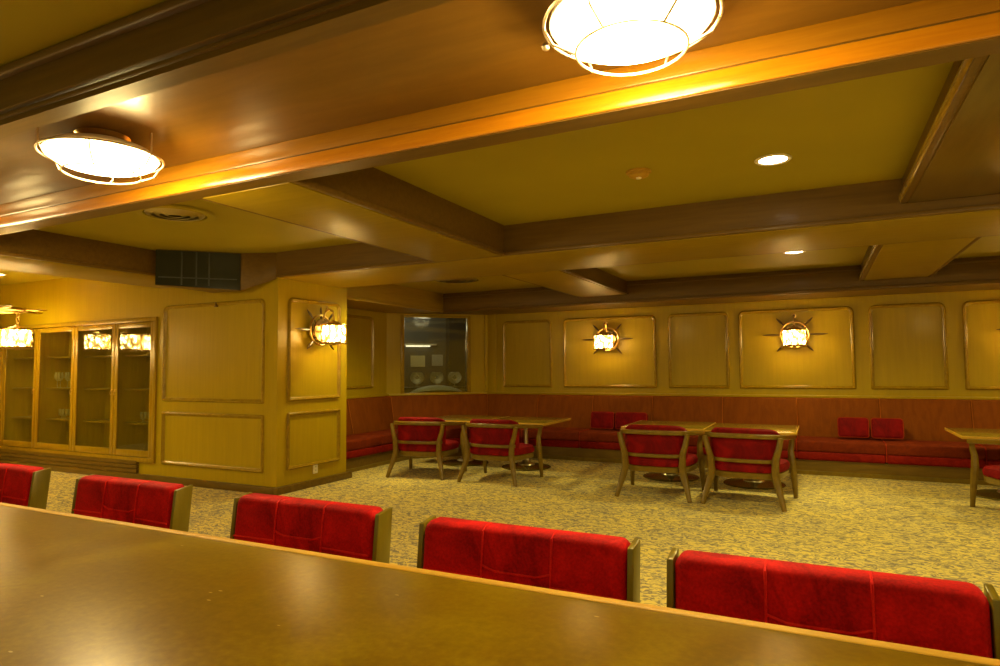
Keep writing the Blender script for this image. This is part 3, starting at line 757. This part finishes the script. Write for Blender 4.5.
for i, (x, y, lb) in enumerate([(-4.97, 8.74, 'low square pedestal table behind the chair nearest the corner bench'),
                               (-3.93, 8.74, 'low square pedestal table with its bare end toward the middle of the room'),
                               (-1.81, 8.72, 'low pedestal table, left of the joined pair in the middle'),
                               (-.767, 8.62, 'low pedestal table, right of the joined pair in the middle'),
                               (1.87, 8.94, 'low pedestal table cut off by the right edge')]):
    o = tb if i == 0 else copy_tree(tb)
    o.location = (x, y, 0); tag(o, lb, 'table', 'low pedestal tables along the bench')

# ================================================================== BAR AND BAR CHAIRS
r = empty('bar_counter', (0, 0, 0))
B(-5.2, 2.6, .12, 1.262, .955, 1.0, .004).build('countertop', 'bar', r)
B(-5.2, 2.6, 1.258, 1.287, .950, 1.002, .005, 3).build('edge_strip', 'edge', r)
b = B(-5.1, 2.5, .3, 1.02, 0, .956)
for k in range(9): b.box(-5.0 + k * .84, -4.28 + k * .84, 1.01, 1.035, .15, .85, .008)
b.build('bar_front', 'base', r)
tag(r, 'long brown topped bar counter with a light wood edge in the foreground', 'bar counter')

def bar_chair(wd=.60):
    r = empty('bar_chair')      # origin on the floor under the front face of the backrest, back towards +Y
    hw = wd / 2; zt = 1.030; zb = .66
    # padded back: rounded top corners, shallow crown, leans back a little
    def face(x, z): return .035 * (1 - (x / hw) ** 2) * 0 + (zt - z) * -.10
    b = MB(); rr = .028; prof = []
    for (x, z) in [(-hw, zb)] + [(-hw + rr - rr * math.cos(t), zt - rr + rr * math.sin(t)) for t in [PI / 2 * i / 6 for i in range(7)]] + [(hw - rr + rr * math.sin(t), zt - rr + rr * math.cos(t)) for t in [PI / 2 * i / 6 for i in range(7)]] + [(hw, zb)]:
        prof.append((x, z))
    R = []
    for dy, inn in ((.060, .0), (.022, .0), (.009, .003), (.002, .009), (-.001, .018)):
        R.append([(x * (1 - inn / hw), dy + face(x, z), z - (inn if z > zb + .01 else -inn)) for x, z in prof])
    b.rings(R); b.build('back_pad', 'red', r)
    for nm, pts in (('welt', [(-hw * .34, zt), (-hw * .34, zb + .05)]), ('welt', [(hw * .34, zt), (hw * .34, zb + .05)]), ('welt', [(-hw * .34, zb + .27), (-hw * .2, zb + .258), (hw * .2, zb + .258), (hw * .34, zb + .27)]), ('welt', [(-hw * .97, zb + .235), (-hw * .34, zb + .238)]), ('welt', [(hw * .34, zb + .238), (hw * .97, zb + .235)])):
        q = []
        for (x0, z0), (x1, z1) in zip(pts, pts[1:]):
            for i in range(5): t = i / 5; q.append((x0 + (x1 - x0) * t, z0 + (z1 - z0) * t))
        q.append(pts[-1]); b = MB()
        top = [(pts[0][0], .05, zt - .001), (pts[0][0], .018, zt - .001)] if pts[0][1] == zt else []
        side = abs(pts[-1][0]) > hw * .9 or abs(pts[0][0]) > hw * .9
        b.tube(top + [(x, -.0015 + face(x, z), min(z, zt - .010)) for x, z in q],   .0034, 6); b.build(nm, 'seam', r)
    # wooden side stiles
    for s_ in (-1, 1):
        b = MB()
        def col(z): return face(0, z)
        x0, x1 = sorted((s_ * (hw + .002), s_ * (hw + .018)))
        b.loft([(x0, .015 + col(.0) * .6, 0.0), (x1, .015 + col(.0) * .6, 0.0), (x1, .075 + col(0) * .6, 0.0), (x0, .075 + col(0) * .6, 0.0)],
               [(x0, -.0 + col(.62), .62), (x1, -.0 + col(.62), .62), (x1, .078 + col(.62), .62), (x0, .078 + col(.62), .62)], .003)
        b.loft([(x0, -.0 + col(.62), .62), (x1, -.0 + col(.62), .62), (x1, .078 + col(.62), .62), (x0, .078 + col(.62), .62)],
               [(x0, .006, zt - .012), (x1, .006, zt - .012), (x1, .078, zt - .002), (x0, .078, zt - .002)], .003)
        b.build('side_stile', 'shell', r)
    MB().loft([(-hw, .062 + face(0, zb), zb - .02), (hw, .062 + face(0, zb), zb - .02), (hw, .076 + face(0, zb), zb - .02), (-hw, .076 + face(0, zb), zb - .02)], [(-hw, .062, zt - .02), (hw, .062, zt - .02), (hw, .076, zt - .02), (-hw, .076, zt - .02)], .003).build('back_board', 'shell', r)
    # seat, front legs, footrail
    B(-hw + .01, hw - .01, -.46, -.03, .60, .69, .03, 3).build('seat', 'red', r)
    B(-hw, hw, -.46, .02, .555, .602, .006).build('seat_frame', 'shell', r)
    for s_ in (-1, 1):
        b = MB(); b.tube([(s_ * (hw - .03), -.42, 0), (s_ * (hw - .03), -.42, .56)], [.018, .024], 8); b.build('leg', 'shell', r)
    B(-hw + .03, hw - .03, -.435, -.405, .22, .25, .006).build('footrail', 'shell', r)
    return r
bc = bar_chair()
G = 'red velvet bar chairs along the bar'
cs = [(-3.50, 1.665, 'red velvet bar chair cut off by the left edge'),
      (-2.505, 1.636, 'red velvet bar chair in front of the low wall panel, second from the left edge'),
      (-1.553, 1.625, 'red velvet bar chair below the pillar socket, middle of the row'),
      (-.745, 1.588, 'red velvet bar chair below the left pair of tub chairs, second from the right edge'),
      (-.018, 1.540, 'largest red velvet bar chair at the right end of the bar')]
for i, (x, y, lb) in enumerate(cs):
    o = bc if i == 0 else copy_tree(bc)
    o.location = (x, y, 0); tag(o, lb, 'chair', G)
